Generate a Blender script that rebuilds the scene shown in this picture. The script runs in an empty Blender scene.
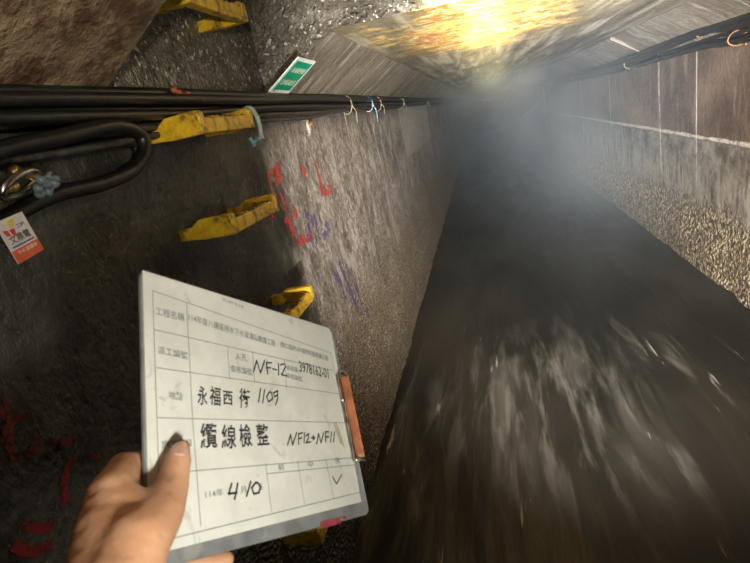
import bpy, bmesh, math, random
from mathutils import Vector, Matrix, noise
random.seed(7)
S = bpy.context.scene
C = S.collection
PI = math.pi

# ------------------------------------------------------------------ camera frame
F, CX, CY = 485.0, 375.0, 281.5
def raw(px, py): return Vector((px - CX, -(py - CY), F))
ay = raw(478, 100).normalized()                       # tunnel direction in camera terms
dn = raw(700, 1765); dn = (dn - ay * dn.dot(ay)).normalized()
az = -dn
ax = az.cross(ay)
if ax.x < 0: ax = -ax
CAMZ = 1.4                                            # eye height above the water; water is z = 0
def ray(px, py):
    v = raw(px, py); return Vector((v.dot(ax), v.dot(ay), v.dot(az)))
EYE = Vector((0, 0, CAMZ))
def on(p0, n, px, py):
    """point of a plane (point, normal) seen at a pixel"""
    v = ray(px, py); n = Vector(n)
    return EYE + v * ((Vector(p0) - EYE).dot(n) / v.dot(n))
def atX(x, px, py): return on((x, 0, 0), (1, 0, 0), px, py)
def atY(y, px, py): return on((0, y, 0), (0, 1, 0), px, py)

cam = bpy.data.cameras.new('camera'); co = bpy.data.objects.new('camera', cam); C.objects.link(co)
cam.sensor_fit = 'HORIZONTAL'; cam.sensor_width = 36; cam.lens = F / 750 * 36
cam.clip_start = 0.02; cam.clip_end = 200
m = Matrix(((ax.x, ax.y, -ax.z), (ay.x, ay.y, -ay.z), (az.x, az.y, -az.z)))
cam.dof.use_dof = True; cam.dof.focus_distance = 2.3; cam.dof.aperture_fstop = 14
co.matrix_world = Matrix.Translation(EYE) @ m.to_4x4()
S.camera = co

# ------------------------------------------------------------------ node helpers
class G:
    def __init__(s, name):
        s.m = bpy.data.materials.new(name); s.m.use_nodes = True
        s.t = s.m.node_tree; s.b = s.t.nodes['Principled BSDF']; s.out = s.t.nodes['Material Output']
        tc = s.t.nodes.new('ShaderNodeTexCoord'); s.co = tc.outputs['Object']
        sp = s.t.nodes.new('ShaderNodeSeparateXYZ'); s.lk(s.co, sp.inputs[0]); s.x, s.y, s.z = sp.outputs
    def lk(s, a, b): s.t.links.new(a, b)
    def put(s, sock, v):
        if isinstance(v, bpy.types.NodeSocket): s.lk(v, sock)
        elif v is not None:
            if isinstance(v, (tuple, list)) and len(v) == 3 and sock.type == 'RGBA': v = (*v, 1)
            sock.default_value = v
    def noise(s, scale=1.0, stretch=(1, 1, 1), detail=4, rough=.55, off=(0, 0, 0), dist=0.0):
        mp = s.t.nodes.new('ShaderNodeMapping'); s.lk(s.co, mp.inputs[0])
        mp.inputs['Scale'].default_value = stretch; mp.inputs['Location'].default_value = off
        n = s.t.nodes.new('ShaderNodeTexNoise'); s.lk(mp.outputs[0], n.inputs['Vector'])
        n.inputs['Scale'].default_value = scale; n.inputs['Detail'].default_value = detail
        n.inputs['Roughness'].default_value = rough; n.inputs['Distortion'].default_value = dist
        return n.outputs[0]
    def voro(s, scale=1.0, stretch=(1, 1, 1), feature='F1', off=(0, 0, 0)):
        mp = s.t.nodes.new('ShaderNodeMapping'); s.lk(s.co, mp.inputs[0])
        mp.inputs['Scale'].default_value = stretch; mp.inputs['Location'].default_value = off
        n = s.t.nodes.new('ShaderNodeTexVoronoi'); n.feature = feature; s.lk(mp.outputs[0], n.inputs['Vector'])
        n.inputs['Scale'].default_value = scale
        return n.outputs['Distance']
    def M(s, op, a, b=None, c=None, clamp=False):
        n = s.t.nodes.new('ShaderNodeMath'); n.operation = op; n.use_clamp = clamp
        s.put(n.inputs[0], a); s.put(n.inputs[1], b)
        if c is not None: s.put(n.inputs[2], c)
        return n.outputs[0]
    def step(s, v, lo, hi, a=0.0, b=1.0):
        n = s.t.nodes.new('ShaderNodeMapRange'); n.interpolation_type = 'SMOOTHSTEP'
        s.put(n.inputs[0], v)
        if lo > hi: lo, hi, a, b = hi, lo, b, a
        n.inputs[1].default_value = lo; n.inputs[2].default_value = hi
        n.inputs[3].default_value = a; n.inputs[4].default_value = b
        return n.outputs[0]
    def mix(s, f, a, b, mode='MIX'):
        n = s.t.nodes.new('ShaderNodeMix'); n.data_type = 'RGBA'; n.blend_type = mode
        s.put(n.inputs[0], f); s.put(n.inputs[6], a); s.put(n.inputs[7], b)
        return n.outputs[2]
    def band(s, v, c, w, wob=None):
        """1 within w of c"""
        d = s.M('ABSOLUTE', s.M('SUBTRACT', v, c))
        if wob is not None: d = s.M('ADD', d, s.M('MULTIPLY', s.M('SUBTRACT', wob, .5), w * 2.2))
        return s.step(d, w, w * .35)
    def box(s, v, lo, hi, soft):
        return s.M('MULTIPLY', s.step(v, lo - soft, lo + soft), s.step(v, hi + soft, hi - soft))
    def mul(s, *a):
        r = a[0]
        for q in a[1:]: r = s.M('MULTIPLY', r, q)
        return r
    def bump(s, h, strength=.5, dist=.01, prev=None):
        n = s.t.nodes.new('ShaderNodeBump'); s.put(n.inputs['Height'], h)
        n.inputs['Strength'].default_value = strength; n.inputs['Distance'].default_value = dist
        if prev is not None: s.lk(prev, n.inputs['Normal'])
        s.lk(n.outputs[0], s.b.inputs['Normal']); return n.outputs[0]
    def set(s, col=None, rough=None, metal=None, spec=None, **k):
        if col is not None: s.put(s.b.inputs['Base Color'], col)
        if rough is not None: s.put(s.b.inputs['Roughness'], rough)
        if metal is not None: s.put(s.b.inputs['Metallic'], metal)
        if spec is not None: s.put(s.b.inputs['Specular IOR Level'], spec)
        for a, v in k.items(): s.put(s.b.inputs[a.replace('_', ' ')], v)
        return s

def plain(name, col, rough=.5, metal=0.0, var=.25, scale=30, bump=.15, spec=.5, dirt=None, dirt_amt=(.55, .7)):
    g = G(name); n = g.noise(scale, detail=5)
    c = g.mix(g.step(n, .3, .7), tuple(v * (1 - var) for v in col), tuple(min(1, v * (1 + var)) for v in col))
    if dirt:
        c = g.mix(g.step(g.noise(scale * .6, off=(3, 1, 7), detail=6), *dirt_amt), c, dirt)
    g.set(c, rough, metal, spec)
    if bump: g.bump(n, bump, .004)
    return g.m

# ------------------------------------------------------------------ mesh helpers
def link(name, me, mat=None, parent=None, smooth=False):
    o = bpy.data.objects.new(name, me); C.objects.link(o)
    if mat: me.materials.append(mat)
    if parent: o.parent = parent; o.matrix_parent_inverse = parent.matrix_world.inverted()
    if smooth:
        for p in me.polygons: p.use_smooth = True
    return o
def bm_obj(name, bm, mat=None, parent=None, smooth=False):
    bmesh.ops.recalc_face_normals(bm, faces=bm.faces)
    me = bpy.data.meshes.new(name); bm.to_mesh(me); bm.free()
    return link(name, me, mat, parent, smooth)
def tag(o, label=None, cat=None, group=None, kind=None):
    if label: o['label'] = label
    if cat: o['category'] = cat
    if group: o['group'] = group
    if kind: o['kind'] = kind
    return o
def empty(name, loc):
    o = bpy.data.objects.new(name, None); C.objects.link(o); o.location = loc; o.empty_display_size = .05
    bpy.context.view_layer.update()
    return o
def grid(fn, nu, nv):
    """mesh from fn(i/nu, j/nv)"""
    me = bpy.data.meshes.new('grid')
    vs = [fn(i / nu, j / nv) for j in range(nv + 1) for i in range(nu + 1)]
    fs = [(j * (nu + 1) + i, j * (nu + 1) + i + 1, (j + 1) * (nu + 1) + i + 1, (j + 1) * (nu + 1) + i) for j in range(nv) for i in range(nu)]
    me.from_pydata(vs, [], fs); me.update(); return me
def tube(bm, pts, r, seg=10, caps=True, closed=False):
    pts = [Vector(p) for p in pts]; n = len(pts)
    rs = r if isinstance(r, (list, tuple)) else [r] * n
    rings = []; up = None
    for i, p in enumerate(pts):
        if closed: t = pts[(i + 1) % n] - pts[i - 1]
        else: t = pts[min(i + 1, n - 1)] - pts[max(i - 1, 0)]
        t.normalize()
        if up is None:
            up = Vector((0, 0, 1)) if abs(t.z) < .9 else Vector((1, 0, 0))
        up = (up - t * up.dot(t)).normalized(); s = t.cross(up)
        rings.append([bm.verts.new(p + (up * math.cos(a) + s * math.sin(a)) * rs[i]) for a in [2 * PI * k / seg for k in range(seg)]])
    for i in range(n if closed else n - 1):
        a, b = rings[i], rings[(i + 1) % n]
        for k in range(seg): bm.faces.new((a[k], a[(k + 1) % seg], b[(k + 1) % seg], b[k]))
    if caps and not closed:
        bm.faces.new(rings[0]); bm.faces.new(list(reversed(rings[-1])))
def smooth_path(pts, k=8):
    pts = [Vector(p) for p in pts]; out = []
    P = [pts[0] * 2 - pts[1]] + pts + [pts[-1] * 2 - pts[-2]]
    for i in range(1, len(P) - 2):
        for j in range(k):
            t = j / k; a, b, c, d = P[i - 1:i + 3]
            out.append(.5 * ((2 * b) + (c - a) * t + (2 * a - 5 * b + 4 * c - d) * t * t + (3 * b - a - 3 * c + d) * t ** 3))
    out.append(pts[-1]); return out
def hexa(bm, c, dx, dy, dz):
    """box about c with half-vectors"""
    c, dx, dy, dz = map(Vector, (c, dx, dy, dz)); v = []
    for sx in (-1, 1):
        for sy in (-1, 1):
            for sz in (-1, 1): v.append(bm.verts.new(c + dx * sx + dy * sy + dz * sz))
    for f in ((0, 1, 3, 2), (4, 6, 7, 5), (0, 4, 5, 1), (2, 3, 7, 6), (0, 2, 6, 4), (1, 5, 7, 3)): bm.faces.new([v[i] for i in f])
def prism(bm, poly, off):
    """extrude a closed polygon (3D points) by vector off"""
    a = [bm.verts.new(Vector(p)) for p in poly]; b = [bm.verts.new(Vector(p) + Vector(off)) for p in poly]
    bm.faces.new(a); bm.faces.new(list(reversed(b)))
    for i in range(len(a)): bm.faces.new((a[i], a[i - 1], b[i - 1], b[i]))
def bev(bm, w, seg=2):
    bmesh.ops.remove_doubles(bm, verts=bm.verts, dist=1e-6)
    es = [e for e in bm.edges if len(e.link_faces) == 2 and e.calc_face_angle(0) > .5]
    bmesh.ops.bevel(bm, geom=es, offset=w, segments=seg, affect='EDGES', profile=.5)
N = lambda x, y, z: noise.noise(Vector((x, y, z)))

# ------------------------------------------------------------------ section of the tunnel
XL, XR = -.68, 1.36
ZL = CAMZ + .14; ZR = CAMZ + .05                     # where the haunches leave the walls
LX, LZ = -.42, CAMZ + .30                            # haunch / ceiling corner, left
RX, RZ = 1.07, CAMZ + .245                           # right
YA, YB = .84, 1.64                                   # the manhole shaft opens between these
YN, YF = -1.2, 34.0
CHN = Vector((-(LZ - ZL), 0, LX - XL)).normalized()  # normal of the left haunch

# ------------------------------------------------------------------ materials of the place
def wall_left_material():
    g = G('stained concrete of the left wall')
    n1 = g.noise(3.2, (1, 1, 1), 6, .6)
    st = g.noise(5, (1, 2.6, .55), 7, .75, dist=.5)            # runs down the wall
    fine = g.noise(55, (1, 1, .6), 4, .7)
    blot = g.noise(9, (1, 1, .6), 5, .65, off=(4, 2, 1))
    c = g.mix(g.step(n1, .35, .65), (.115, .095, .082), (.20, .175, .155))
    c = g.mix(g.mul(g.step(st, .50, .62), .6), c, (.34, .31, .285))
    c = g.mix(g.mul(g.step(st, .45, .33), .6), c, (.06, .052, .047))
    sp_ = g.noise(48, (1, 1, .7), 6, .75, off=(5, 5, 5))
    c = g.mix(g.mul(g.step(sp_, .50, .56), g.step(n1, .35, .6, .45, 1), .85), c, (.42, .39, .37))
    c = g.mix(g.mul(g.step(blot, .51, .62), .7), c, (.40, .365, .35))
    c = g.mix(g.mul(g.step(g.noise(24, (1, 1, .5), 5, .7, off=(7, 7, 7)), .52, .64), .5), c, (.04, .034, .03))
    # dark band under the cables
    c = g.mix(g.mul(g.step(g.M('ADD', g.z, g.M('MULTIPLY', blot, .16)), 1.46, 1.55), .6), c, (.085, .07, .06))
    # pale cast repair patch, a joint and washed-out runs
    pa, pb = atX(XL, 402, 128), atX(XL, 432, 150)
    pt = g.mul(g.box(g.y, pa.y, pb.y + .2, .05), g.box(g.z, 1.05, 1.48, .03))
    c = g.mix(g.mul(pt, .7), c, (.42, .40, .37))
    for k, (px, w) in enumerate(((400, .03), (345, .012), (372, .016), (436, .05))):
        c = g.mix(g.mul(g.band(g.y, atX(XL, px, 118).y, w, st), g.step(blot, .35, .6), .8), c, (.50, .47, .43))
    # old coarse aggregate near the water, tan
    low = g.step(g.M('ADD', g.z, g.M('MULTIPLY', g.noise(3, off=(1, 5, 2)), .5)), 1.15, .65)
    v = g.voro(75)
    grav = g.mix(g.step(v, .1, .5), (.50, .42, .31), (.13, .10, .065))
    c = g.mix(g.mul(low, .85), c, grav)
    # stretch under the manhole darkened, the board's shadow painted into the colour
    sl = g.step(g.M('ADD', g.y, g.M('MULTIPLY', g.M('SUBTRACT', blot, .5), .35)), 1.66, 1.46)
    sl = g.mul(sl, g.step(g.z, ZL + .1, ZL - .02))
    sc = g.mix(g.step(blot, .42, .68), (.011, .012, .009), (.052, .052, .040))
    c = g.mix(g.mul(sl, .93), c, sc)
    g.set(c, g.step(fine, .3, .75, .22, .7), spec=.5)
    h = g.M('ADD', g.mul(fine, .6), g.mul(st, .3)); h = g.M('ADD', h, g.mul(v, g.M('ADD', g.mul(low, 1.1), .12)))
    g.bump(h, .9, .016)
    return g.m
def shaft_material():
    g = G('wet lumpy shaft concrete')
    v = g.noise(46, (1, 1, 1), 3, .55, dist=.8); f = g.noise(110, detail=3); n = g.noise(4, detail=5)
    c = g.mix(g.step(n, .35, .65), (.085, .076, .06), (.19, .17, .135))
    c = g.mix(g.step(g.noise(14, detail=6), .55, .75), c, (.33, .30, .26))
    c = g.mix(g.mul(g.step(g.noise(70, detail=3, off=(4, 4, 4)), .60, .66), .85), c, (.62, .59, .52))  # pale flecks painted in place of wet glints
    g.set(c, g.step(n, .3, .7, .10, .22), spec=1.0)
    g.bump(g.M('ADD', v, g.mul(f, .35)), 1.0, .03)
    return g.m
def ceiling_material():
    g = G('board-marked ceiling concrete')
    ln = g.noise(9, (1.6, .11, 1.6), 5, .6, dist=.3); n = g.noise(2.2, (1, .5, 1), 6, .6); f = g.noise(40, (1, .5, 1), 5, .7)
    c = g.mix(g.step(n, .3, .7), (.105, .088, .066), (.20, .175, .14))
    c = g.mix(g.mul(g.step(ln, .5, .66), .8), c, (.42, .385, .31))
    c = g.mix(g.mul(g.step(ln, .46, .34), .7), c, (.045, .036, .027))
    c = g.mix(g.mul(g.step(f, .58, .72), .5), c, (.40, .37, .32))
    # rust and sulphur-yellow scab
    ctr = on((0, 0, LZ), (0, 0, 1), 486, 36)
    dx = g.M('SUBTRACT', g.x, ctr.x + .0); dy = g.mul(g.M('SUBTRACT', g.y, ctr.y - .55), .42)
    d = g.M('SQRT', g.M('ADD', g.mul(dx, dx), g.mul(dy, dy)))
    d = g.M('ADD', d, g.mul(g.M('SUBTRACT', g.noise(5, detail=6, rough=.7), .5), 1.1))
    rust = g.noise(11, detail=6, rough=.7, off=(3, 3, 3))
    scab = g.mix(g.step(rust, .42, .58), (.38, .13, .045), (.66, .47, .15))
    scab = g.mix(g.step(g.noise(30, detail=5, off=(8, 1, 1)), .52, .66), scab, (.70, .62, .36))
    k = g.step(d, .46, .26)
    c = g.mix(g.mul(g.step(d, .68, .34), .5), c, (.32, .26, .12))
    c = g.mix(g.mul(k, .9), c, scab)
    # near brown stretch this side of the shaft
    nb = g.step(g.y, .9, .8)
    br = g.mix(g.step(g.noise(9, detail=7, rough=.7), .42, .58), (.085, .045, .028), (.26, .19, .125))
    c = g.mix(nb, c, br)
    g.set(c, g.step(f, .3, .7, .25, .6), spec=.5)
    h = g.M('ADD', g.mul(ln, 1.2), g.mul(f, .5)); h = g.M('ADD', h, g.mul(k, g.mul(rust, 1.4)))
    g.bump(h, .8, .02)
    return g.m
def haunch_material():
    g = G('streaked haunch concrete')
    st = g.noise(7, (.5, 2.6, .5), 6, .65, dist=.5); n = g.noise(3, detail=6); f = g.noise(45, detail=5, rough=.7)
    c = g.mix(g.step(n, .3, .7), (.12, .098, .072), (.21, .18, .14))
    c = g.mix(g.mul(g.step(st, .52, .64), .7), c, (.40, .37, .32))
    c = g.mix(g.mul(g.step(st, .46, .36), .6), c, (.07, .055, .042))
    c = g.mix(g.mul(g.step(f, .58, .7), .4), c, (.36, .33, .29))
    nb = g.step(g.y, .9, .8)
    br = g.mix(g.step(g.noise(9, detail=7, rough=.7), .42, .58), (.085, .045, .028), (.26, .19, .125))
    c = g.mix(g.mul(nb, g.step(g.x, 0.1, 0)), c, br)
    g.set(c, g.step(f, .3, .7, .3, .65), spec=.5)
    g.bump(g.M('ADD', g.mul(st, .6), g.M('ADD', f, g.mul(nb, g.noise(13, detail=5, rough=.65)))), .8, .016)
    return g.m
def wall_right_material():
    g = G('brown stained concrete of the right wall')
    n = g.noise(1.7, (1, .7, 1), 6, .62); st = g.noise(5, (1, 2.4, .4), 6, .66, dist=.5); f = g.noise(38, detail=5, rough=.7)
    b = g.noise(7, detail=6, rough=.7, off=(2, 6, 1))
    up = g.mix(g.step(n, .36, .62), (.06, .036, .024), (.155, .105, .075))
    up = g.mix(g.mul(g.step(st, .52, .68), .6), up, (.24, .20, .165))
    lo = g.mix(g.step(b, .38, .62), (.07, .055, .042), (.22, .20, .17))
    zl = CAMZ - .52
    zz = g.M('ADD', g.z, g.mul(g.M('SUBTRACT', b, .5), .10))
    c = g.mix(g.step(zz, zl + .02, zl - .03), up, lo)
    # tide mark and pale band below
    c = g.mix(g.mul(g.box(zz, .38, .68, .12), g.step(st, .35, .6), .75), c, (.36, .33, .28))
    # pale joints
    far = g.step(g.y, 3.0, 4.4)
    c = g.mix(g.mul(g.band(g.z, zl, .016, b), g.step(f, .3, .55)), c, (.50, .46, .41))
    for px, w in ((660, .020), (611, .018), (583, .030), (561, .03), (697, .010), (546, .2)):
        c = g.mix(g.mul(g.band(g.y, atX(XR, px, 120).y, w, st), g.step(g.z, .5, .7), g.step(b, .38, .52), .85), c, (.58, .54, .48))
    # exposed aggregate over the water
    low = g.step(g.M('ADD', g.z, g.mul(g.M('SUBTRACT', b, .5), .35)), .52, .34)
    v = g.voro(42); v2 = g.voro(95, off=(3, 3, 3))
    gc = g.mix(g.step(g.noise(30, detail=2, off=(1, 9, 1)), .4, .6), (.22, .16, .095), (.52, .44, .31))
    gc = g.mix(g.step(v, .35, .75), gc, (.09, .065, .042))
    c = g.mix(low, c, gc)
    g.set(c, g.step(f, .3, .7, .35, .7), spec=.45)
    h = g.M('ADD', g.mul(f, .5), g.mul(b, .5)); h = g.M('SUBTRACT', h, g.mul(low, g.M('ADD', g.mul(v, 1.6), g.mul(v2, .6))))
    g.bump(h, .8, .02)
    return g.m
def water_material():
    g = G('fast murky water')
    a = g.noise(4.5, (1, .20, 1), 4, .55, dist=.7); b = g.noise(15, (1, .13, 1), 4, .6, dist=.5); big = g.noise(1.6, (1, .5, 1), 3, .5, off=(5, 2.6, 0), dist=.6)
    thr = g.noise(30, (1, .10, 1), 3, .6, off=(2, 2, 2), dist=.3)
    c = g.mix(g.step(big, .3, .7), (.014, .014, .012), (.034, .030, .024))
    # churned foam with the torch's glare painted in, drawn out along the current
    dx = g.mul(g.M('SUBTRACT', g.x, .05), 1.5); dy = g.M('SUBTRACT', g.y, 2.0)
    d = g.M('SQRT', g.M('ADD', g.mul(dx, dx), g.mul(dy, dy)))
    patch = g.step(g.M('ADD', d, g.mul(g.M('SUBTRACT', big, .5), .9)), 1.05, .15)
    fo = g.M('ADD', g.mul(g.step(a, .44, .70), .6), g.mul(g.step(b, .46, .68), .5))
    c = g.mix(g.mul(fo, patch, .75), c, (.27, .262, .235))
    side = g.mul(g.step(a, .54, .70), g.step(b, .45, .6), g.step(g.y, 3.4, 2.2))
    c = g.mix(g.mul(side, .6), c, (.20, .195, .18))
    c = g.mix(g.mul(g.step(thr, .64, .72), g.step(a, .5, .6), g.step(g.y, 3.4, 2.4), .8), c, (.42, .41, .38))
    g.set(c, g.step(a, .3, .7, .38, .5), spec=.22)
    g.bump(g.M('ADD', a, g.mul(b, .2)), .42, .05)
    return g.m
M_left, M_shaft, M_ceil, M_hau, M_right, M_water = wall_left_material(), shaft_material(), ceiling_material(), haunch_material(), wall_right_material(), water_material()

# ------------------------------------------------------------------ shell
def cz(x): return LZ + (RZ - LZ) * (x - LX) / (RX - LX)
def ysample(t, y0=YN, y1=YF): return y0 + (y1 - y0) * t ** 2.2
def wl(u, v):
    y = ysample(u); z = -.3 + (ZL + .3) * v
    d = .012 * N(y * 2, z * 2, 1) + .006 * N(y * 9, z * 9, 4)
    k = max(0, min(1, (.75 - z) / .5))
    d += k * (.012 * N(y * 28, z * 28, 2) + .05 * k)
    return (XL + d, y, z)
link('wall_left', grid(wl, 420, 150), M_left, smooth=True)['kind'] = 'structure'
def wr(u, v):
    y = ysample(u); z = -.3 + (ZR + .3) * v
    k = max(0, min(1, (.52 - z) / .35))
    d = .008 * N(y * 2, z * 2, 11) + k * (.018 * N(y * 22, z * 22, 2) + .02 * N(y * 4, z * 4, 6) + .05 * k)
    return (XR - d, y, z)
link('wall_right', grid(wr, 420, 130), M_right, smooth=True)['kind'] = 'structure'
def lump(y, z, x=0, a=.006): return a * (N(y * 14 + x * 9, z * 14, x * 14) + .6 * N(y * 33, z * 33, x * 33))
# the shaft over the steps: left face, far face, right and near faces
SX, SZ = .42, 4.0
def left_face(u, v): y = YA + (YB - YA) * u; z = ZL + (SZ - ZL) * v ** 1.6; return (XL + lump(y, z), y, z)
link('wall_shaft_left', grid(left_face, 60, 120), M_shaft, smooth=True)['kind'] = 'structure'
def far_face(u, v):
    x = XL + (SX - XL) * u
    z0 = ZL + (x - XL) / (LX - XL) * (LZ - ZL) if x < LX else cz(x)
    z = z0 + (SZ - z0) * v ** 1.6
    return (x, YB + lump(x, z, 5), z)
link('wall_shaft_front', grid(far_face, 80, 120), M_shaft, smooth=True)['kind'] = 'structure'
def near_face(u, v):
    x, y, z = far_face(u, v); return (x, YA - (y - YB), z)
link('wall_shaft_back', grid(near_face, 50, 70), M_shaft, smooth=True)['kind'] = 'structure'
def right_face(u, v): y = YA + (YB - YA) * u; z = LZ + (SZ - LZ) * v; return (SX, y, z)
link('wall_shaft_right', grid(right_face, 30, 60), M_shaft, smooth=True)['kind'] = 'structure'
# ceiling (slopes a touch to the right), left out over the shaft
def ceil_piece(x0, x1, y0, y1, nu, nv):
    def f(u, v):
        x = x0 + (x1 - x0) * u; y = y0 + (y1 - y0) * (v ** 2.0 if y1 > 10 else v)
        return (x, y, cz(x) + .006 * N(x * 5, y * 2, 3) * (0 if v in (0, 1) else 1))
    return grid(f, nu, nv)
def join_meshes(name, mes, mat, parent=None, smooth=True):
    bm = bmesh.new()
    for q in mes: bm.from_mesh(q)
    return bm_obj(name, bm, mat, parent, smooth)
join_meshes('ceiling', [ceil_piece(LX, RX, YB, YF, 60, 220), ceil_piece(LX, RX, YN, YA, 30, 40), ceil_piece(SX, RX, YA, YB, 12, 12)], M_ceil)['kind'] = 'structure'
def hl(y0, y1):
    def f(u, v):
        y = y0 + (y1 - y0) * (u ** 2 if y1 > 10 else u)
        b = .003 * N(y * 4, v * 3, 8) * (0 if v in (0, 1) or u in (0,) else 1)
        return (XL + (LX - XL) * v + b, y, ZL + (LZ - ZL) * v - b)
    return f
join_meshes('trim_1', [grid(hl(YB, YF), 260, 14), grid(hl(YN, YA), 40, 14)], M_hau)['kind'] = 'structure'
def hr(u, v):
    y = ysample(u); b = .01 * N(y * 3, v * 3, 18) * (0 if v in (0, 1) else 1)
    return (XR + (RX - XR) * v - b, y, ZR + (RZ - ZR) * v - b)
link('trim_2', grid(hr, 260, 16), M_hau, smooth=True)['kind'] = 'structure'
# casting joint standing proud across the right haunch
jy = on((XR, 0, ZR), Vector((RZ - ZR, 0, XR - RX)), 624, 44).y
bm = bmesh.new(); hexa(bm, ((XR + RX) / 2, jy, (ZR + RZ) / 2 - .004), ((RX - XR) / 2, 0, (RZ - ZR) / 2), (0, .022, 0), (.007, 0, .009))
bev(bm, .003); bm_obj('trim_3', bm, plain('pale joint mortar', (.15, .13, .105), .7, scale=60), None)['kind'] = 'structure'
bm = bmesh.new(); hexa(bm, ((XL + XR) / 2, (YN + YF) / 2, -.3), ((XR - XL) / 2 + .1, 0, 0), (0, (YF - YN) / 2, 0), (0, 0, .02))
bm_obj('floor', bm, plain('silted channel bed', (.06, .05, .04), .8))['kind'] = 'structure'
# water
def wt(u, v):
    x = XL - .05 + (XR - XL + .1) * u; y = YN + (YF - YN) * v ** 2.0
    k = max(.25, min(1, (5 - y) / 3))
    z = k * (.020 * N(x * 2.6, y * 1.0, 0) + .011 * N(x * 7, y * 2.0, 3) + .005 * N(x * 17, y * 4, 5))
    return (x, y, z)
w = link('water_surface', grid(wt, 150, 520), M_water, smooth=True)
tag(w, 'dark fast water filling the tunnel floor between both walls', 'water', kind='stuff')

# haze
g = G('haze'); g.t.nodes.remove(g.b)
vs = g.t.nodes.new('ShaderNodeVolumeScatter'); vs.inputs['Color'].default_value = (.80, .92, 1.0, 1)
vs.inputs['Anisotropy'].default_value = .1
wisp = g.noise(1.1, (1, .5, 1), 3, .6, dist=.8)
den = g.mul(g.M('ADD', g.mul(g.step(g.y, 1.6, 3.0), .16), g.mul(g.step(g.y, 2.4, 8.0), .84)), g.step(wisp, .32, .68, .45, 1.7), g.step(g.x, -.1, 1.1, .45, 2.0), .085)
g.put(vs.inputs['Density'], den); g.lk(vs.outputs[0], g.out.inputs['Volume'])
bm = bmesh.new(); hexa(bm, ((XL + XR) / 2, (1.8 + YF) / 2, CAMZ / 2 + .1), ((XR - XL) / 2 - .005, 0, 0), (0, (YF - 1.8) / 2, 0), (0, 0, CAMZ / 2 + .14))
hz = bm_obj('haze', bm, g.m); tag(hz, 'grey mist hanging over the water down the tunnel', 'mist', kind='stuff')

# ------------------------------------------------------------------ graffiti (paint on the left wall, so part of it)
def paint_mat(name, col, lo, hi, sc=26):
    g = G(name); g.set(g.mix(g.noise(40, detail=4), tuple(v * .7 for v in col), col), .5)
    n = g.noise(sc, (1, 1, .6), 5, .7)
    g.put(g.b.inputs['Alpha'], g.step(n, lo, hi)); return g.m
P_red, P_blue, P_dark = paint_mat('worn red spray paint', (.50, .065, .055), .44, .56, 30), paint_mat('worn violet spray paint', (.12, .09, .24), .44, .62, 30), paint_mat('red paint darkened for shade', (.20, .012, .015), .42, .58, 22)  # the dark red has the wall's shade mixed into its colour
wall_left = bpy.data.objects['wall_left']
def wall_x(y, z):
    k = max(0, min(1, (.75 - z) / .5))
    return XL + .012 * N(y * 2, z * 2, 1) + .006 * N(y * 9, z * 9, 4) + k * (.012 * N(y * 28, z * 28, 2) + .05 * k)
def strokes(name, lines, mat, wid, label, x=XL):
    bm = bmesh.new()
    for ln in lines:
        pts = smooth_path([atX(x, *p) for p in ln], 10) if len(ln) > 2 else [atX(x, *ln[0]).lerp(atX(x, *ln[1]), t / 6) for t in range(7)]
        prev = None
        for i, p in enumerate(pts):
            t = (pts[min(i + 1, len(pts) - 1)] - pts[max(i - 1, 0)]).normalized(); s = t.cross(Vector((1, 0, 0))).normalized()
            ww = wid * (.8 + .4 * abs(N(p.y * 20, p.z * 20, 3)))
            cur = []
            for q_ in range(5):
                e_ = p + s * ww * (q_ / 2 - 1); e_.x = wall_x(e_.y, e_.z) + .0025; cur.append(bm.verts.new(e_))
            if prev:
                for q_ in range(4): bm.faces.new((prev[q_], prev[q_ + 1], cur[q_ + 1], cur[q_]))
            prev = cur
    o = bm_obj(name, bm, mat, wall_left); o['label'] = label; return o
strokes('graffiti', [[(269, 172), (274, 186), (279, 200)], [(280, 166), (275, 184)], [(272, 185), (284, 202)], [(275, 168), (279, 196)], [(271, 178), (283, 180)], [(316, 158), (319, 178), (322, 194)], [(320, 192), (334, 189)]], P_red, .024, 'red spray painted letters')
strokes('graffiti', [[(284, 205), (296, 214), (286, 224), (298, 232)], [(268, 214), (275, 212)], [(300, 166), (306, 176)], [(290, 236), (300, 240), (312, 236)]], P_red, .019, 'fainter red spray paint below the letters')
strokes('graffiti', [[(303, 212), (312, 222), (305, 236), (316, 240)], [(318, 216), (328, 230), (322, 238)], [(313, 214), (320, 240)]], P_blue, .018, 'violet spray painted scribble')
strokes('graffiti', [[(330, 262), (340, 285), (345, 300)], [(338, 262), (350, 290), (358, 312)], [(350, 268), (358, 292), (366, 318)]], P_blue, .022, 'violet paint smear lower on the wall')
strokes('graffiti', [[(8, 380), (6, 400), (4, 425)], [(30, 412), (12, 420), (8, 440), (18, 456), (34, 450), (40, 430), (30, 412)], [(84, 455), (68, 466), (64, 484), (66, 505)], [(84, 455), (96, 462), (98, 476)],
    [(48, 440), (60, 445), (74, 436)], [(16, 520), (40, 528), (60, 520)], [(12, 545), (30, 552), (52, 545)]], P_dark, .008, 'dark red painted loops near the bottom left')

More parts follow.
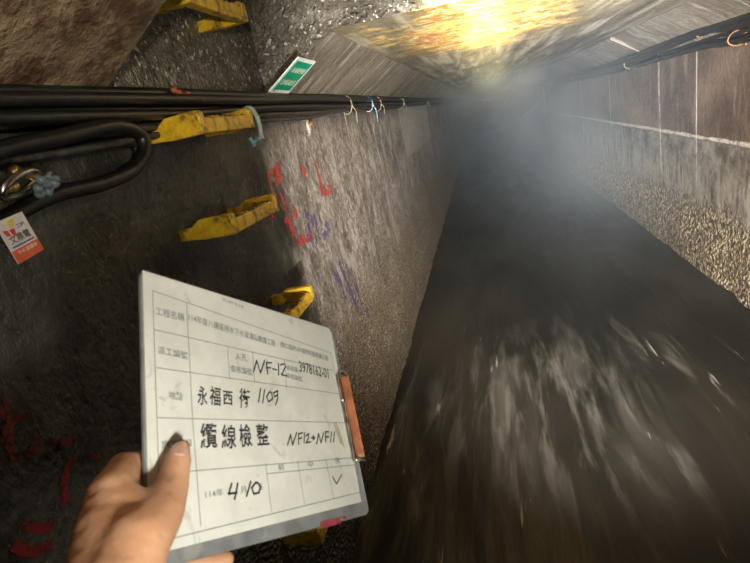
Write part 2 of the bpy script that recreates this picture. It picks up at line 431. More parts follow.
# ------------------------------------------------------------------ step irons
g = G('dirty yellow step coating'); n = g.noise(26, detail=6, rough=.7)
c = g.mix(g.step(g.noise(60, detail=3), .3, .7), (.62, .36, .015), (.80, .52, .03))
c = g.mix(g.mul(g.step(n, .48, .64), .85), c, (.13, .07, .02)); g.set(c, .42); g.bump(n, .4, .004); M_step = g.m
M_steprib = plain('worn yellow tread ribs', (.55, .30, .03), .5, var=.4, scale=70, bump=.5, dirt=(.10, .05, .02), dirt_amt=(.45, .6))
def step_iron(loc, tilt, label, wid=.25, prot=.13):
    t = empty('step_iron', loc); tag(t, label, 'step', 'yellow step irons on the left wall')
    inv = lambda o: (setattr(o, 'parent', t), o.matrix_parent_inverse.identity(), o)[2]
    bm = bmesh.new()                                              # tread, front bar
    hexa(bm, (prot - .012, 0, 0), (.014, 0, 0), (0, wid / 2, 0), (0, 0, .016)); bev(bm, .004); inv(bm_obj('tread', bm, M_step, None))
    bm = bmesh.new()
    for k in range(9):
        y = -wid / 2 + .03 + (wid - .06) * k / 8
        hexa(bm, (prot - .012, y, .017), (.011, 0, 0), (0, .004, 0), (0, 0, .0025))
    inv(bm_obj('tread_ribs', bm, M_steprib, None))
    for s in (-1, 1):                                             # side arms: deep toe guard at the bar, thin at the wall
        bm = bmesh.new(); y0 = s * wid / 2
        prof = [(-.02, -.012), (-.02, .013), (.03, .016), (.052, .030), (prot - .004, .032), (prot + .003, .026), (prot + .003, -.016), (.06, -.017), (.03, -.014)]
        prism(bm, [(x, y0 - .011, z) for x, z in prof], (0, .022, 0)); bev(bm, .003); inv(bm_obj('side_arm', bm, M_step, None))
    t.rotation_euler = (tilt, 0, 0); return t
def mid(a, b): return (a + b) / 2
xs = -.55
for far, near, tilt, label in (
    ((243, 8), (192, 3), 0, 'yellow step iron highest up, cut by the top of the view above the cables'),
    ((251, 119), (204, 128), 0, 'yellow step iron level with and just under the black cable bundle'),
    ((275, 203), (236, 229), 0, 'yellow step iron in mid wall beside the red graffiti'),
    ((310, 297), (288, 324), 0, 'yellow step iron half hidden by the top edge of the form board')):
    a, b = atX(xs, *far), atX(xs, *near); mm = mid(a, b)
    step_iron((XL, mm.y, mm.z), 0, label, wid=max(.22, min(.26, (a.y - b.y))))
bp = atX(-.56, 322, 527); step_iron((XL, bp.y + .09, bp.z), 0, 'yellow step iron peeping out under the lower right corner of the form board')

# ------------------------------------------------------------------ cables
M_cab = plain('black cable sheath', (.0055, .0055, .006), .38, var=.5, scale=50, bump=.2, dirt=(.030, .027, .022), dirt_amt=(.60, .78))
M_cabg = plain('dusty grey cable sheath', (.03, .028, .025), .5, var=.4, scale=60, dirt=(.08, .075, .065), dirt_amt=(.5, .7))
LG = 'black cables along the left wall'
def cable(pts, r, label, group, mat=M_cab, name='cable', k=10, seg=12):
    bm = bmesh.new(); tube(bm, smooth_path(pts, k), r, seg)
    return tag(bm_obj(name, bm, mat, None, True), label, 'cable', group)
def lrun(z, x, r, label, sag=.006, ph=0.0, mat=M_cab, zn=None):
    pts = []
    ys = [YN, -.4, .2, .7, 1.1, 1.5, 1.9, 2.4, 3.0, 3.8, 5, 6.5, 8.5, 11, 15, 20, 27, YF - .3]
    for i, y in enumerate(ys):
        kk = max(0, min(1, (2.0 - y) / 1.6))
        zz = z if zn is None else z + (zn - z) * kk
        pts.append((x + .003 * math.sin(i * 1.7 + ph), y, CAMZ + zz + sag * math.sin(i * 2.1 + ph)))
    return cable(pts, r, label, LG, mat)
lrun(.150, XL + .030, .0125, 'black cable topmost of the bundle on the left wall', .001, 0)
lrun(.134, XL + .052, .012, 'black cable second from the top, standing furthest from the left wall', .002, 1)
lrun(.120, XL + .026, .012, 'black cable close to the wall in the middle of the left bundle', .003, 2)
lrun(.108, XL + .048, .0105, 'black cable in the lower half of the left bundle', .004, 3)
lrun(.094, XL + .028, .0085, 'thin dusty grey cable second from the bottom on the left wall', .004, 4, M_cabg, .085)
lrun(.080, XL + .030, .007, 'thinnest dusty cable sagging lowest on the left wall', .007, 5, M_cabg, .062)
RG = 'black cables along the right wall'
def rrun(px, r, x, label):
    pts = []
    first = atX(x, *px[0]); 
    q = [atX(x, *p) for p in px]
    d = (q[0] - q[1]); 
    pts = [Vector((x, -1.1, q[0].z + .05)), Vector((x, .8, q[0].z + .02))] + q
    zl = q[-1].z
    pts += [Vector((x, y, zl)) for y in (q[-1].y * 1.3, q[-1].y * 1.8, 20, YF - .3)]
    return cable(pts, r, label, RG)
rrun([(750, 17), (705, 29), (650, 51), (600, 69)], .022, XR - .095, 'heavy black cable topmost on the right wall')
rrun([(750, 22), (705, 32), (650, 54), (600, 71)], .018, XR - .055, 'black cable tucked under the topmost one on the right wall')
rrun([(750, 29), (715, 37), (660, 56), (604, 73)], .010, XR - .03, 'thin black cable hanging between the two heavy right wall runs')
rrun([(750, 38), (705, 46), (655, 60), (606, 74)], .019, XR - .03, 'heavy black cable lowest on the right wall')

# ties and hooks
M_tie = plain('grimy cable tie plastic', (.18, .15, .10), .5, scale=80, dirt=(.1, .08, .05))
M_rustm = plain('rusty hook steel', (.24, .13, .06), .6, .5, scale=60, dirt=(.05, .03, .02))
M_bluep = plain('faded blue plastic', (.10, .30, .42), .45, var=.35, scale=50, dirt=(.4, .42, .38), dirt_amt=(.5, .6))
def cable_tie(px, z, x, rx, rz, mat, label, tail=.03, group='ties around the cables'):
    y = atX(x, px, 100).y
    t = empty('cable_tie', (x, y, z)); tag(t, label, 'cable tie', group)
    bm = bmesh.new(); pts = [(x + rx * math.cos(a), y + .004 * math.sin(3 * a), z + rz * math.sin(a)) for a in [2 * PI * k / 20 for k in range(20)]]
    tube(bm, pts, .0032, 6, closed=True); bm_obj('loop', bm, mat, t, True)
    bm = bmesh.new(); hexa(bm, (x + rx, y, z - rz * .3), (.006, 0, 0), (0, .005, 0), (0, 0, .006)); bev(bm, .0015); bm_obj('buckle', bm, mat, t)
    bm = bmesh.new(); tube(bm, smooth_path([(x + rx, y, z - rz * .3), (x + rx + .012, y + .006, z - rz * .3 - tail * .5), (x + rx + .006, y + .012, z - rz - tail)], 5), [.0028] * 11, 6); bm_obj('tail', bm, mat, t, True)
    return t
cable_tie(345, CAMZ + .112, XL + .038, .030, .044, M_tie, 'pale tie hooped round the left cables right of the green sign', .05)
cable_tie(376, CAMZ + .112, XL + .038, .030, .044, M_tie, 'tan tie round the left cables beside the blue tie')
cable_tie(367, CAMZ + .112, XL + .038, .030, .042, M_bluep, 'pale blue tie with a dangling tail on the left cables', .07)
cable_tie(400, CAMZ + .112, XL + .038, .030, .042, M_tie, 'tan tie on the left cables above the pale concrete patch')
cable_tie(425, CAMZ + .112, XL + .038, .030, .042, M_tie, 'pale tie farthest down the left cables')
# blue wrap hanging off the end of the second step
p = atX(-.57, 252, 122)
bm = bmesh.new(); tube(bm, smooth_path([p + Vector((-.03, .01, .03)), p + Vector((.0, .012, .035)), p + Vector((.012, .014, .0)), p + Vector((.008, .014, -.045))], 6), [.006] * 18 + [.008], 8)
ts = empty('blue_strap', p); tag(ts, 'pale blue plastic strap looped over the end of the step under the cables', 'strap')
bm_obj('loop', bm, plain('pale blue strap plastic', (.36, .46, .46), .4, scale=40), ts, True)
bm = bmesh.new(); tube(bm, smooth_path([p + Vector((.008, .014, -.04)), p + Vector((-.004, -.02, -.05)), p + Vector((0, -.035, -.04)), p + Vector((.004, -.03, -.06))], 5), .005, 7); bm_obj('tail', bm, M_bluep, ts, True)
# hooks on the right
def hook(px, py, h, mat, label):
    q = atX(XR - .03, px, py)
    t = empty('cable_bracket', q); tag(t, label, 'bracket', 'brackets holding the right wall cables')
    bm = bmesh.new(); hexa(bm, (XR - .008, q.y, q.z), (.006, 0, 0), (0, .016, 0), (0, 0, h)); bev(bm, .002); bm_obj('wall_plate', bm, mat, t)
    bm = bmesh.new(); tube(bm, smooth_path([(XR - .01, q.y, q.z - h * .7), (XR - .05, q.y, q.z - h * .8), (XR - .082, q.y, q.z - h * .3), (XR - .08, q.y, q.z + h * .4), (XR - .05, q.y, q.z + h * .95), (XR - .01, q.y, q.z + h * .8)], 5), .0045, 8); bm_obj('hook', bm, mat, t, True)
hook(631, 63, .055, M_tie, 'pale bracket farthest down the right wall cables')
hook(705, 31, .035, M_rustm, 'knotted rusty bracket on the upper right wall cable')
hook(740, 38, .040, M_rustm, 'tan bracket nearest the view on the lower right wall cable')
# orange rag scrap on the cables
q = atX(XL + .05, 181, 95)
bm = bmesh.new(); tube(bm, smooth_path([q + Vector((0, -.03, .012)), q + Vector((.004, -.01, .004)), q + Vector((0, .012, -.002)), q + Vector((.003, .03, .004))], 5), [.003 + .004 * abs(math.sin(i)) for i in range(16)], 7)
tag(bm_obj('rag_scrap', bm, plain('faded orange rag', (.42, .10, .05), .8, scale=60), None, True), 'small faded orange rag caught on top of the left cables', 'rag')

# black hose looped under the cables, near
cable([atX(XL + .05, -60, 175), atX(XL + .05, 0, 150), atX(XL + .055, 60, 137), atX(XL + .06, 112, 126), atX(XL + .06, 138, 133), atX(XL + .06, 144, 150), atX(XL + .055, 132, 170), atX(XL + .05, 100, 184), atX(XL + .045, 50, 196), atX(XL + .045, 0, 222), atX(XL + .045, -70, 262)],
      .013, 'black hose doubling back in a loop under the left cables', None, name='hose', seg=14)
cable([atX(XL + .02, -60, 160), atX(XL + .02, 0, 162), atX(XL + .02, 60, 150), atX(XL + .02, 128, 143), atX(XL + .022, 136, 160), atX(XL + .02, 120, 172)],
      .009, 'thin black hose end lying inside the hose loop', None, name='hose', seg=10)
# pipe clamp with brass and plastic wrap
q = atX(XL + .07, 20, 184)
t = empty('pipe_coupling', q); tag(t, 'steel ring coupling with brass fittings at the far left under the cables', 'coupling')
M_steel = plain('dull wet steel', (.42, .40, .36), .25, 1.0, scale=40, dirt=(.10, .07, .04)); M_brass = plain('dirty brass', (.50, .34, .14), .35, .9, scale=60, dirt=(.12, .08, .04))
u1, u2 = Vector((0, .95, .25)).normalized(), Vector((.35, -.15, .45)).normalized()
bm = bmesh.new(); tube(bm, [q + u1 * .033 * math.cos(a) + u2 * .015 * math.sin(a) for a in [2 * PI * k / 28 for k in range(28)]], .0055, 10, closed=True); bm_obj('ring', bm, M_steel, t, True)
for a, b, r in (((10, 172), (38, 177), .007), ((0, 190), (16, 186), .008), ((12, 170), (17, 172), .009)):
    A, B = atX(XL + .07, *a), atX(XL + .07, *b)
    bm = bmesh.new(); tube(bm, [A, A.lerp(B, .2), A.lerp(B, .25), A.lerp(B, .75), A.lerp(B, .8), B], [r, r, r * .75, r * .75, r * .95, r * .9], 8); bm_obj('fitting', bm, M_brass, t, True)
bm = bmesh.new()
w0 = [atX(XL + .075, 38, 182), atX(XL + .075, 50, 176), atX(XL + .08, 54, 186), atX(XL + .07, 44, 194), atX(XL + .08, 36, 190), atX(XL + .078, 48, 184), atX(XL + .07, 56, 178)]
pw = smooth_path(w0, 6); tube(bm, pw, [.005 + .003 * math.sin(i * 1.3) for i in range(len(pw))], 7)
tag(bm_obj('plastic_wrap', bm, plain('dull blue grey plastic film', (.12, .16, .18), .3, scale=60), None, True), 'crumpled blue grey plastic wrapped at the end of the steel coupling', 'plastic')

# ------------------------------------------------------------------ flat panels written on
def quad_frame(P):
    """TL TR BR BL -> origin, u, v, n, W, H of the mean rectangle"""
    TL, TR, BR, BL = P; u = ((TR - TL) + (BR - BL)) / 2; v = ((TL - BL) + (TR - BR)) / 2
    n = u.cross(v).normalized(); W, H = u.length, v.length; u.normalize(); v = n.cross(u)
    c = (TL + TR + BR + BL) / 4
    return c - u * W / 2 + v * H / 2, u, v, n, W, H
class Panel:
    def __init__(s, o, u, v, n): s.o, s.u, s.v, s.n = o, u, v, n
    def p(s, a, b, h=0): return s.o + s.u * a + s.v * b + s.n * h
    def uv(s, px, py):
        q = on(s.o, s.n, px, py) - s.o; return q.dot(s.u), q.dot(s.v)
    def slab(s, bm, a0, b0, a1, b1, h0, h1):
        hexa(bm, s.p((a0 + a1) / 2, (b0 + b1) / 2, (h0 + h1) / 2), s.u * abs(a1 - a0) / 2, s.v * abs(b1 - b0) / 2, s.n * abs(h1 - h0) / 2)
    def line(s, bm, A, B, w, h):
        A, B = Vector(A), Vector(B); d = (B - A).normalized() * w / 2; e = Vector((-d.y, d.x))
        f = [bm.verts.new(s.p(*q, h)) for q in (A - e - d, B - e + d, B + e + d, A + e - d)]; bm.faces.new(f)
    def poly(s, bm, pts, h): bm.faces.new([bm.verts.new(s.p(a, b, h)) for a, b in pts])
    def text(s, bm, body, A, B, hgt, h, offset=0.0, shear=0.0):
        """lettering whose ink runs from A to B (board coordinates, baseline) with ink height hgt"""
        cu = bpy.data.curves.new('t', 'FONT'); cu.body = body; cu.size = 1; cu.offset = offset; cu.shear = shear; cu.resolution_u = 2
        ob = bpy.data.objects.new('t', cu); C.objects.link(ob)
        dg = bpy.context.evaluated_depsgraph_get(); me = bpy.data.meshes.new_from_object(ob.evaluated_get(dg))
        bpy.data.objects.remove(ob)
        if not len(me.vertices): return
        xs_ = [q.co.x for q in me.vertices]; ys_ = [q.co.y for q in me.vertices]
        x0, x1, y0, y1 = min(xs_), max(xs_), min(ys_), max(ys_)
        A, B = Vector(A), Vector(B); d = B - A; L = d.length; d.normalize(); e = Vector((-d.y, d.x))
        vv = []
        for q in me.vertices:
            w_ = A + d * ((q.co.x - x0) / (x1 - x0) * L) + e * ((q.co.y - y0) / (y1 - y0) * hgt)
            vv.append(bm.verts.new(s.p(w_.x, w_.y, h)))
        for f in me.polygons:
            try: bm.faces.new([vv[i] for i in f.vertices])
            except ValueError: pass
        bpy.data.meshes.remove(me)

def flat(name, col, rough=.6, var=.1): return plain(name, col, rough, var=var, scale=60, bump=0)
def raw_obj(name, bm, mat, parent):
    me = bpy.data.meshes.new(name); bm.to_mesh(me); bm.free(); return link(name, me, mat, parent)

# green number plate on the left haunch
def onH(px, py): return on((XL, 0, ZL), CHN, px, py)
so, su, sv, sn, sW, sH = quad_frame([onH(295, 56), onH(313, 61), onH(290, 92), onH(271, 91)])
if sn.dot(EYE - so) < 0: sn = -sn
sg = Panel(so + sn * .003, su, sv, sn)
t = empty('number_sign', so); tag(t, 'green sign with white border and characters on the left haunch above the cables', 'sign')
bm = bmesh.new(); sg.slab(bm, 0, 0, sW, -sH, -.003, .0012); bm_obj('plate', bm, flat('white sign enamel', (.80, .84, .80), .35), t)
bm = bmesh.new(); e = sW * .075; sg.slab(bm, e, -e, sW - e, -sH + e, .0012, .0016); bm_obj('green_field', bm, flat('green sign enamel', (.0, .33, .17), .35), t)
bm = bmesh.new(); M_gold = flat('pale gold lettering', (.80, .82, .62))
sg.text(bm, '永福西街', (sW * .16, -sH * .40), (sW * .84, -sH * .40), sH * .15, .0019, .01)
raw_obj('lettering', bm, M_gold, t)
bm = bmesh.new()
sg.text(bm, 'UNKA0US', (sW * .16, -sH * .76), (sW * .84, -sH * .76), sH * .16, .0019, .01)
raw_obj('lettering', bm, M_gold, t)
for a, b in ((.87, -.1), (.13, -.93)):
    bm = bmesh.new(); sg.slab(bm, sW * a - .003, sH * b + .003, sW * a + .003, sH * b - .003, .0014, .0036); bev(bm, .001); bm_obj('screw', bm, M_tie, t)

# tag at the far left
to, tu, tv, tn, tW, tH = quad_frame([atX(XL + .075, -6, 224), atX(XL + .06, 17, 213), atX(XL + .06, 47, 248), atX(XL + .075, 17, 264)])
if tn.dot(EYE - to) < 0: tn = -tn
tp = Panel(to, tu, tv, tn)
t = empty('cable_tag', to); tag(t, 'white and orange printed tag hanging at the far left below the hose', 'tag')
bm = bmesh.new(); tp.slab(bm, 0, 0, tW, -tH, 0, .0012); bev(bm, .0004, 1); bm_obj('card', bm, flat('white tag card', (.78, .76, .74), .4), t)
bm = bmesh.new(); tp.slab(bm, 0, -tH * .70, tW, -tH, .0012, .0015); bm_obj('orange_band', bm, flat('orange print', (.75, .12, .04), .4), t)
bm = bmesh.new(); tp.text(bm, '文鼎電', (tW * .12, -tH * .58), (tW * .86, -tH * .58), tH * .20, .0017, .02); raw_obj('lettering', bm, flat('grey print', (.09, .09, .10)), t)
bm = bmesh.new(); tp.slab(bm, tW * .1, -tH * .62, tW * .9, -tH * .655, .0012, .0016)
tp.text(bm, '工程', (tW * .55, -tH * .30), (tW * .85, -tH * .30), tH * .10, .0017, .02); raw_obj('blue_print', bm, flat('blue print', (.04, .09, .35)), t)
bm = bmesh.new(); tp.text(bm, '下水道纜線', (tW * .14, -tH * .83), (tW * .88, -tH * .83), tH * .09, .0018, .01); raw_obj('white_print', bm, flat('white print', (.85, .8, .75)), t)
bm = bmesh.new(); tp.poly(bm, [(tW * x, -tH * y) for x, y in ((.34, .08), (.56, .05), (.52, .2), (.36, .24))], .0017); raw_obj('yellow_mark', bm, flat('yellow print', (.85, .6, .02)), t)
bm = bmesh.new(); tp.poly(bm, [(tW * x, -tH * y) for x, y in ((.28, .26), (.46, .26), (.42, .42), (.32, .42))], .0017); tp.poly(bm, [(tW * x, -tH * y) for x, y in ((.08, .22), (.24, .26), (.24, .40), (.12, .36))], .0017); raw_obj('red_mark', bm, flat('red print', (.75, .05, .04)), t)
bm = bmesh.new(); tube(bm, smooth_path([tp.p(tW * .1, -tH * .02, .002), tp.p(tW * .0, tH * .25, 0), atX(XL + .06, -12, 196)], 5), .0012, 6); bm_obj('string', bm, M_tie, t, True)

# ------------------------------------------------------------------ the form board
bu = Vector((.24345, .76536, -.59578)); bv = Vector((-.20344, .64089, .74018)); bn = bu.cross(bv)
BO = Vector((-.28860314, .33813701, -.0731063)) + EYE
BW, BH = .2797, .225
bd = Panel(BO, bu, bv, bn)
U = bd.uv
brd = empty('clipboard', bd.p(BW / 2, -BH, 0)); tag(brd, 'white form on a clipboard with a rusty clip, held up in the hand', 'clipboard')
M_paper = G('laminated form paper'); g = M_paper
nn = g.noise(14, detail=6, rough=.7); st = g.noise(32, (1, 1, 1), 4, .6, off=(2, 1, 3), dist=1)
c = g.mix(g.step(nn, .35, .7), (.74, .75, .69), (.62, .63, .56))
c = g.mix(g.mul(g.step(st, .60, .70), .45), c, (.36, .36, .32))
g.set(c, .45, spec=.4); M_paper = g.m
M_board = plain('grey board back', (.20, .21, .21), .45, var=.2, scale=40, bump=.1, dirt=(.3, .3, .28), dirt_amt=(.6, .7))
def rounded(a0, b0, a1, b1, r, k=5):
    pts = []
    for cx_, cy_, s0 in ((a1 - r, b0 - r, 0), (a0 + r, b0 - r, 90), (a0 + r, b1 + r, 180), (a1 - r, b1 + r, 270)):
        for i in range(k + 1):
            a = math.radians(s0 + 90 * i / k); pts.append((cx_ + r * math.cos(a), cy_ + r * math.sin(a)))
    return pts
bm = bmesh.new(); prism(bm, [bd.p(a, b, -.0045) for a, b in rounded(0, 0, BW, -BH, .008)], bn * .004); bev(bm, .0012, 2); bm_obj('backing_board', bm, M_board, brd)
# page: laps the board's left and top edges, stops short at right and bottom
pl = [U(141, 273), U(329, 330), U(333, 340), U(361, 500), U(150.5, 556)]
pl = [(.0015, -.002), (BW - .012, -.002), (BW - .007, -.008), (U(361, 502)[0], U(361, 502)[1]), (.0015, U(152, 555)[1])]
bm = bmesh.new(); prism(bm, [bd.p(a, b, -.0004) for a, b in pl], bn * .0009); page = bm_obj('form_sheet', bm, M_paper, brd)
HH = .0008
# ruled table
bm = bmesh.new()
L = lambda a, b, w=.0007: bd.line(bm, U(*a), U(*b), w, HH)
L((152, 291), (330, 353)); L((152, 291), (160, 531)); L((330, 353), (346, 424)); L((346, 424), (352, 459)); L((352, 459), (361, 492))
L((154, 330), (333, 371)); L((156, 368), (338, 394)); L((157, 418), (347, 423)); L((159, 474), (352, 458)); L((162, 541), (361, 492))
L((186, 303), (192, 420)); L((192, 420), (200, 526))
L((227, 347), (229, 379)); L((252, 352), (254, 383)); L((284, 360), (286, 388))
L((265, 464), (271, 512)); L((266, 474), (354, 465)); L((297, 461), (304, 505)); L((325, 459), (333, 498))
raw_obj('ruled_lines', bm, flat('grey ruling ink', (.26, .27, .26)), page)
INK = None
def T(s, a, b, hpx, off=0.004, shear=0):
    bm = bmesh.new()
    A, B = Vector(U(*a)), Vector(U(*b))
    top = Vector(U((a[0] + b[0]) / 2, (a[1] + b[1]) / 2 - hpx)); bot = Vector(U((a[0] + b[0]) / 2, (a[1] + b[1]) / 2))
    bd.text(bm, s, A, B, (top - bot).length, HH, off, shear)
    raw_obj(INK[0], bm, INK[1], page)
INK = ('printed_text', flat('faded printing ink', (.24, .25, .24)))
T('工程名稱', (155, 315), (184, 322), 8, .012)
T('派工編號', (157, 354), (187, 360), 8, .012)
T('114年度八德區排水下水道清疏維護工程', (188, 321), (275, 347), 7, .01)
T('(開口契約)永福西街暨周邊工程', (280, 348), (328, 362), 6, .01)
T('人孔', (235, 360), (247, 362), 7, .01); T('查核編號', (230, 372), (252, 376), 7, .012)
T('查核員', (286, 370), (298, 373), 5, .01); T('查核編號', (286, 378), (302, 382), 5, .01)
T('地點', (168, 399), (182, 401), 8, .012)
T('施工項目', (161, 449), (191, 447), 8, .012)
T('114年', (205, 499), (223, 496), 8, .01); T('月', (240, 494), (246, 493), 7, .01); T('日', (259, 491), (262, 490), 7, .01)
T('前', (278, 471), (284, 470), 6, .01); T('中', (308, 468), (313, 467), 6, .01); T('後', (335, 464), (340, 463), 6, .01)
T('施工照片告示單', (222, 301), (243, 309), 3, 0)
INK = ('handwriting', flat('black marker ink', (.025, .025, .03)))
T('永', (197, 405), (207, 406), 19, .016, .1); T('福', (209, 405), (221, 407), 19, .012, .1); T('西', (223, 405), (233, 406), 14, .016, .1); T('街', (239, 408), (250, 410), 20, .012, .1)
T('纜', (200, 449), (218, 448), 25, .014, .1); T('線', (221, 449), (236, 449), 24, .014, .1); T('檢', (240, 448), (253, 447), 23, .014, .1); T('整', (257, 446), (270, 445), 21, .014, .1)
def scr(lines, w=.0016):
    bm = bmesh.new()
    for ln in lines:
        for a, b in zip(ln, ln[1:]): bd.line(bm, U(*a), U(*b), w, HH)
    raw_obj(INK[0], bm, INK[1], page)
# NF-12
scr([[(253, 372), (256, 361), (260, 373), (264, 361)], [(267, 374), (266, 363), (271, 363)], [(266, 368), (270, 368)], [(272, 369), (276, 370)], [(278, 375), (278, 364)], [(280, 365), (284, 364), (285, 367), (281, 375), (286, 376)]])
# serial number
T('3978162-01', (299, 372), (329, 379), 10, .01, .15)
# 1109
scr([[(258, 402), (260, 389)], [(262, 403), (264, 390)], [(269, 392), (266, 397), (268, 402), (272, 399), (271, 393), (269, 392)], [(277, 391), (273, 393), (274, 397), (277, 395), (277, 391), (277, 399), (275, 405)]], .0015)
# NF12 > NF11
scr([[(287, 445), (290, 435), (292, 445), (296, 433)], [(298, 444), (298, 434), (302, 433)], [(298, 439), (301, 438)], [(303.5, 443), (304, 433)], [(305.5, 436), (308, 434), (308, 438), (305.5, 443), (310, 442)], [(311, 438), (314, 438)], [(312.5, 436), (314, 438), (312.5, 440)],
     [(316, 444), (318, 434), (320.5, 443), (323, 433)], [(325, 442), (325, 432), (328, 432)], [(325, 437), (328, 437)], [(330, 442), (331, 432)], [(333, 442), (334, 432)]])
# 4 10 and the check mark
scr([[(231, 484), (228, 494), (236, 493)], [(237, 484), (234, 499)], [(250, 482), (246, 496)], [(255, 483), (251, 488), (253, 494), (258, 493), (260, 487), (257, 483), (255, 483)]], .0018)
scr([[(332, 477), (336, 484), (341, 475)]], .0014)
# clip on the right short side
c0, c1 = U(341, 378), U(361, 459)
a0 = min(c0[0], c1[0]) - .004; A1 = BW
cu0, cv0 = c0; cu1, cv1 = c1
M_rust = plain('rust coated clip steel', (.26, .088, .036), .65, .3, var=.3, scale=50, bump=.3, dirt=(.55, .42, .25), dirt_amt=(.58, .68))
M_chrome = plain('tarnished bright steel', (.62, .60, .52), .28, 1.0, scale=60, dirt=(.35, .22, .1))
ce = BW - .006
clp = bm_tmp = bmesh.new()
bd.slab(bm_tmp, ce - .012, cv0 + .003, ce + .007, cv1 - .002, .0008, .0022); bev(bm_tmp, .0005, 1)
clip = bm_obj('clip', clp, M_chrome, brd)
bm = bmesh.new()                                     # rolled rusty lever standing over the edge
prof = [(ce - .004, .003), (ce - .002, .008), (ce + .003, .010), (ce + .008, .007), (ce + .009, .002), (ce + .007, .002), (ce + .006, .006), (ce + .003, .008), (ce - .001, .006), (ce - .002, .003)]
prism(bm, [bd.p(a, cv0 - .001, h) for a, h in prof], bv * (cv1 - cv0 + .002)); bm_obj('lever', bm, M_rust, clip)
bm = bmesh.new()                                     # spring wire along the page side
wp = [(ce + .006, cv0 + .002, .006), (ce, cv0 + .006, .006), (ce - .008, cv0 + .004, .004), (ce - .010, cv0 - .004, .003), (ce - .009, cv0 - .028, .002), (ce - .0065, cv0 - .032, .003), (ce - .0065, cv0 - .050, .003), (ce - .008, cv1 + .004, .003), (ce - .007, cv1 - .001, .005), (ce, cv1 - .003, .008), (ce + .008, cv1 - .003, .006)]
tube(bm, smooth_path([bd.p(*q) for q in wp], 5), .0013, 8); bm_obj('spring_wire', bm, M_chrome, clip, True)
bm = bmesh.new()
tube(bm, [bd.p(ce - .007, cv1 - .001, .002), bd.p(ce - .007, cv1 - .001, .006), bd.p(ce - .007, cv1 - .001, .0068)], [.0028, .0026, .001], 12); bm_obj('rivet', bm, M_chrome, clip, True)
bm = bmesh.new()                                     # yellowed old tape by the clip
k0, k1 = U(334, 424), U(342, 446); bd.poly(bm, [(k0[0] - .003, k0[1]), (k0[0] + .004, k0[1] + .003), (k1[0], k0[1] - .006), (k1[0] + .004, k1[1] - .002), (k1[0] - .004, k1[1] + .003), (k0[0], k0[1] - .010)], .0007)
raw_obj('tape_stain', bm, flat('yellowed tape', (.52, .48, .30)), page)
bm = bmesh.new(); k0, k1 = U(325, 525), U(344, 518); bd.line(bm, U(322, 525), U(345, 519), .006, .0001); raw_obj('red_smear', bm, paint_mat('red marker smear', (.45, .06, .10), .35, .55, 60), brd)

# ------------------------------------------------------------------ the hand
def HB(px, py, n): return on(BO + bn * n, bn, px, py)
def capsule_chain(bm, pts, rs, seg=18):
    P, R_ = [], []
    for i in range(len(pts) - 1):
        for k in range(6):
            t = k / 6; P.append(pts[i].lerp(pts[i + 1], t)); R_.append(rs[i] + (rs[i + 1] - rs[i]) * t)
    P.append(pts[-1]); R_.append(rs[-1])
    for p_, r_ in zip(P, R_):
        bmesh.ops.create_icosphere(bm, subdivisions=2, radius=r_, matrix=Matrix.Translation(p_))
bm = bmesh.new()
wrist = HB(96, 640, .030); elbow = wrist + (wrist - HB(128, 545, .012)).normalized() * .22 + Vector((0, -.05, -.03))
thM = HB(134, 545, .030); thP = HB(158, 515, .022); thI = HB(171, 487, .016); thT = HB(178, 460, .0115)
capsule_chain(bm, [wrist, thM, thP, thI, thT], [.026, .021, .0165, .0118, .0098])
capsule_chain(bm, [thP, HB(166, 500, .018), thI], [.0165, .0135, .0122])
fing = [([HB(112, 496, .000), HB(124, 468, -.018), HB(166, 462, -.024), HB(196, 474, -.016)], [.0165, .0118, .0098, .0085]),
        ([HB(106, 530, -.006), HB(118, 508, -.030), HB(172, 500, -.034), HB(205, 503, -.018)], [.0175, .0120, .0100, .0088]),
        ([HB(110, 560, -.010), HB(122, 540, -.036), HB(180, 530, -.036), HB(212, 530, -.018)], [.0170, .0115, .0096, .0085]),
        ([HB(118, 590, -.010), HB(135, 572, -.030), HB(185, 566, -.026), HB(225, 560, -.0135)], [.0160, .0105, .0088, .0076])]
for pts, rs in fing:
    capsule_chain(bm, [wrist + (pts[0] - wrist) * .1, pts[0]], [.024, rs[0]])
    capsule_chain(bm, pts, rs)
for a, b in zip(fing, fing[1:]): capsule_chain(bm, [a[0][0], b[0][0]], [.0165, .0165])
for t in (.35, .7): capsule_chain(bm, [wrist.lerp(thM, t + .15), wrist.lerp(fing[0][0][0], t), wrist.lerp(fing[3][0][0], t)], [.02, .02, .018])
capsule_chain(bm, [thM.lerp(thP, .5), fing[0][0][0]], [.017, .0150])       # web of the thumb
capsule_chain(bm, [thP, HB(140, 505, .006)], [.010, .010])
capsule_chain(bm, [wrist, wrist.lerp(elbow, .5), elbow], [.029, .033, .040])
me = bpy.data.meshes.new('tmp'); bm.to_mesh(me); bm.free()
tmp = bpy.data.objects.new('tmp', me); C.objects.link(tmp)
rm = tmp.modifiers.new('r', 'REMESH'); rm.mode = 'VOXEL'; rm.voxel_size = .0022
sm = tmp.modifiers.new('s', 'SMOOTH'); sm.iterations = 7; sm.factor = .5
hm = bpy.data.meshes.new_from_object(tmp.evaluated_get(bpy.context.evaluated_depsgraph_get()))
bpy.data.objects.remove(tmp); hm.name = 'person'
g = G('skin'); n = g.noise(25, detail=5); f = g.noise(160, detail=4); 
c = g.mix(g.step(n, .3, .7), (.60, .31, .17), (.70, .40, .24)); c = g.mix(g.mul(g.step(g.noise(60, off=(2, 2, 2)), .55, .7), .4), c, (.26, .13, .08))
g.set(c, .5, spec=.4, Subsurface_Weight=.12); g.b.inputs['Subsurface Radius'].default_value = (.01, .004, .002); g.bump(f, .35, .0015)
hand = link('person', hm, g.m, smooth=True)
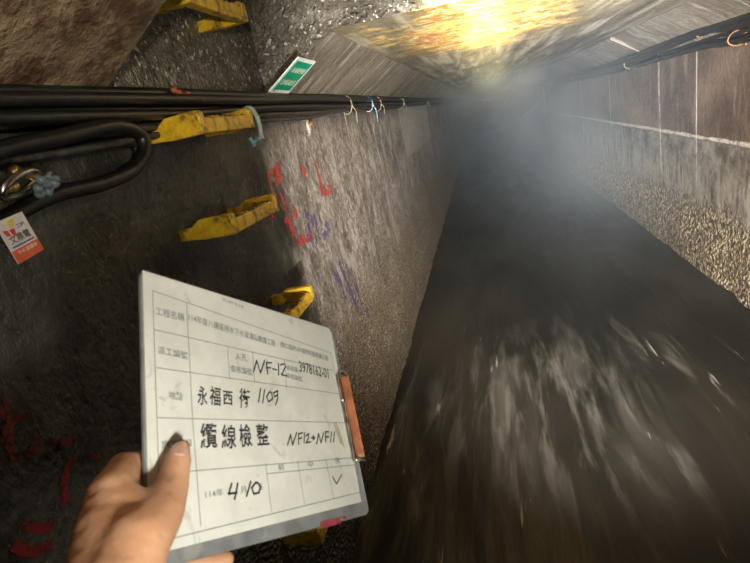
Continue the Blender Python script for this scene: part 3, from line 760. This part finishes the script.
tag(hand, 'bare left hand holding the lower left corner of the clipboard, thumb in front', 'person')
# thumb nail
tn_ = (HB(181, 452, .02) - HB(181, 452, 0)).normalized(); td = (thT - thI).normalized(); ts_ = td.cross(tn_).normalized(); tn_ = ts_.cross(td)
def nailfn(u, v):
    a = (u - .5) * 1.9; l = (v - .2) * .013 
    r_ = .0096 * (1 - .25 * max(0, v - .6) / .4 * abs(u - .5) * 2)
    return thT + td * l + ts_ * math.sin(a) * r_ * .86 + tn_ * (math.cos(a) * r_ * 1.0 - .0004 - .0010 * max(0, v - .5))
nail = link('thumb_nail', grid(nailfn, 10, 8), plain('thumb nail', (.62, .38, .27), .3, scale=90, bump=0), hand, True)
so_ = nail.modifiers.new('t', 'SOLIDIFY'); so_.thickness = .0006; so_.offset = 0
bm = bmesh.new(); tube(bm, [Vector(nailfn(u / 10, 1.0)) for u in range(11)], .0007, 6); bm_obj('nail_rim', bm, plain('grime under the nail', (.03, .02, .02), .8, bump=0), nail)

# hole with pale splash high on the left wall
q = atX(XL + .004, 308, 124)
t = empty('wall_bolt', q); tag(t, 'crusted bolt with pale drip on the left wall just under the cables', 'bolt')
bm = bmesh.new(); tube(bm, [q + Vector((-.01, 0, 0)), q + Vector((.018, 0, 0)), q + Vector((.022, 0, 0))], [.009, .009, .005], 8); bm_obj('bolt_head', bm, M_rustm, t)
bm = bmesh.new(); bmesh.ops.create_icosphere(bm, subdivisions=3, radius=1)
for v_ in bm.verts:
    d_ = v_.co.copy(); k = 1 + .35 * N(d_.x * 2, d_.y * 2, d_.z * 2); v_.co = q + Vector((d_.x * .008, d_.y * .018 * k, d_.z * .030 * k - .012))
bm_obj('lime_crust', bm, plain('lime crust', (.36, .32, .26), .7, scale=60, bump=.5), t, True)

# ------------------------------------------------------------------ lights
def spot(name, loc, aim, power, ang, blend, col, r):
    l = bpy.data.lights.new(name, 'SPOT'); l.energy = power; l.spot_size = math.radians(ang); l.spot_blend = blend; l.color = col; l.shadow_soft_size = r
    o = bpy.data.objects.new(name, l); C.objects.link(o); o.location = loc
    o.rotation_euler = (Vector(aim) - Vector(loc)).to_track_quat('-Z', 'Y').to_euler(); return o
LP = Vector((.05, -.03, CAMZ - .45))
FP = Vector((.13, -.05, CAMZ - .14))
spot('board_fill', FP, FP + Vector((-.36, .47, -.07)), 15, 66, 1.0, (1.0, .96, .86), .03)  # separate unseen fill added for the board and hand, away from the torch
spot('torch_core', LP + Vector((.02, 0, 0)), LP + Vector((.19, 1, .05)), 1500, 79, 1.0, (1.0, .95, .86), .012)
spot('torch_beam', LP + Vector((.02, 0, 0)), LP + Vector((.155, 1, .09)) * 1, 2600, 34, 1.0, (.96, .97, 1.0), .012)
hp = Vector((.02, -.06, CAMZ + .12)); ca = on((0, 0, LZ), (0, 0, 1), 484, 36)
spot('headlamp', hp, ca, 3500, 15, 1.0, (1.0, .84, .48), .02)
spot('headlamp_hot', hp, on((0, 0, LZ), (0, 0, 1), 486, 50), 17000, 6.5, 1.0, (1.0, .84, .40), .01)
spot('upper_left_fill', hp, hp + Vector((-.62, 1, .62)), 42, 88, 1.0, (1.0, .88, .66), .02)  # extra fill added to lift the dim upper left, not the headlamp's own beam
wd = bpy.data.worlds.new('world'); S.world = wd; wd.use_nodes = True
wd.node_tree.nodes['Background'].inputs[0].default_value = (.5, .6, .7, 1); wd.node_tree.nodes['Background'].inputs[1].default_value = .004
S.view_settings.view_transform = 'Standard'; S.view_settings.look = 'None'; S.view_settings.gamma = 1; S.view_settings.exposure = 0
S.view_settings.use_curve_mapping = False
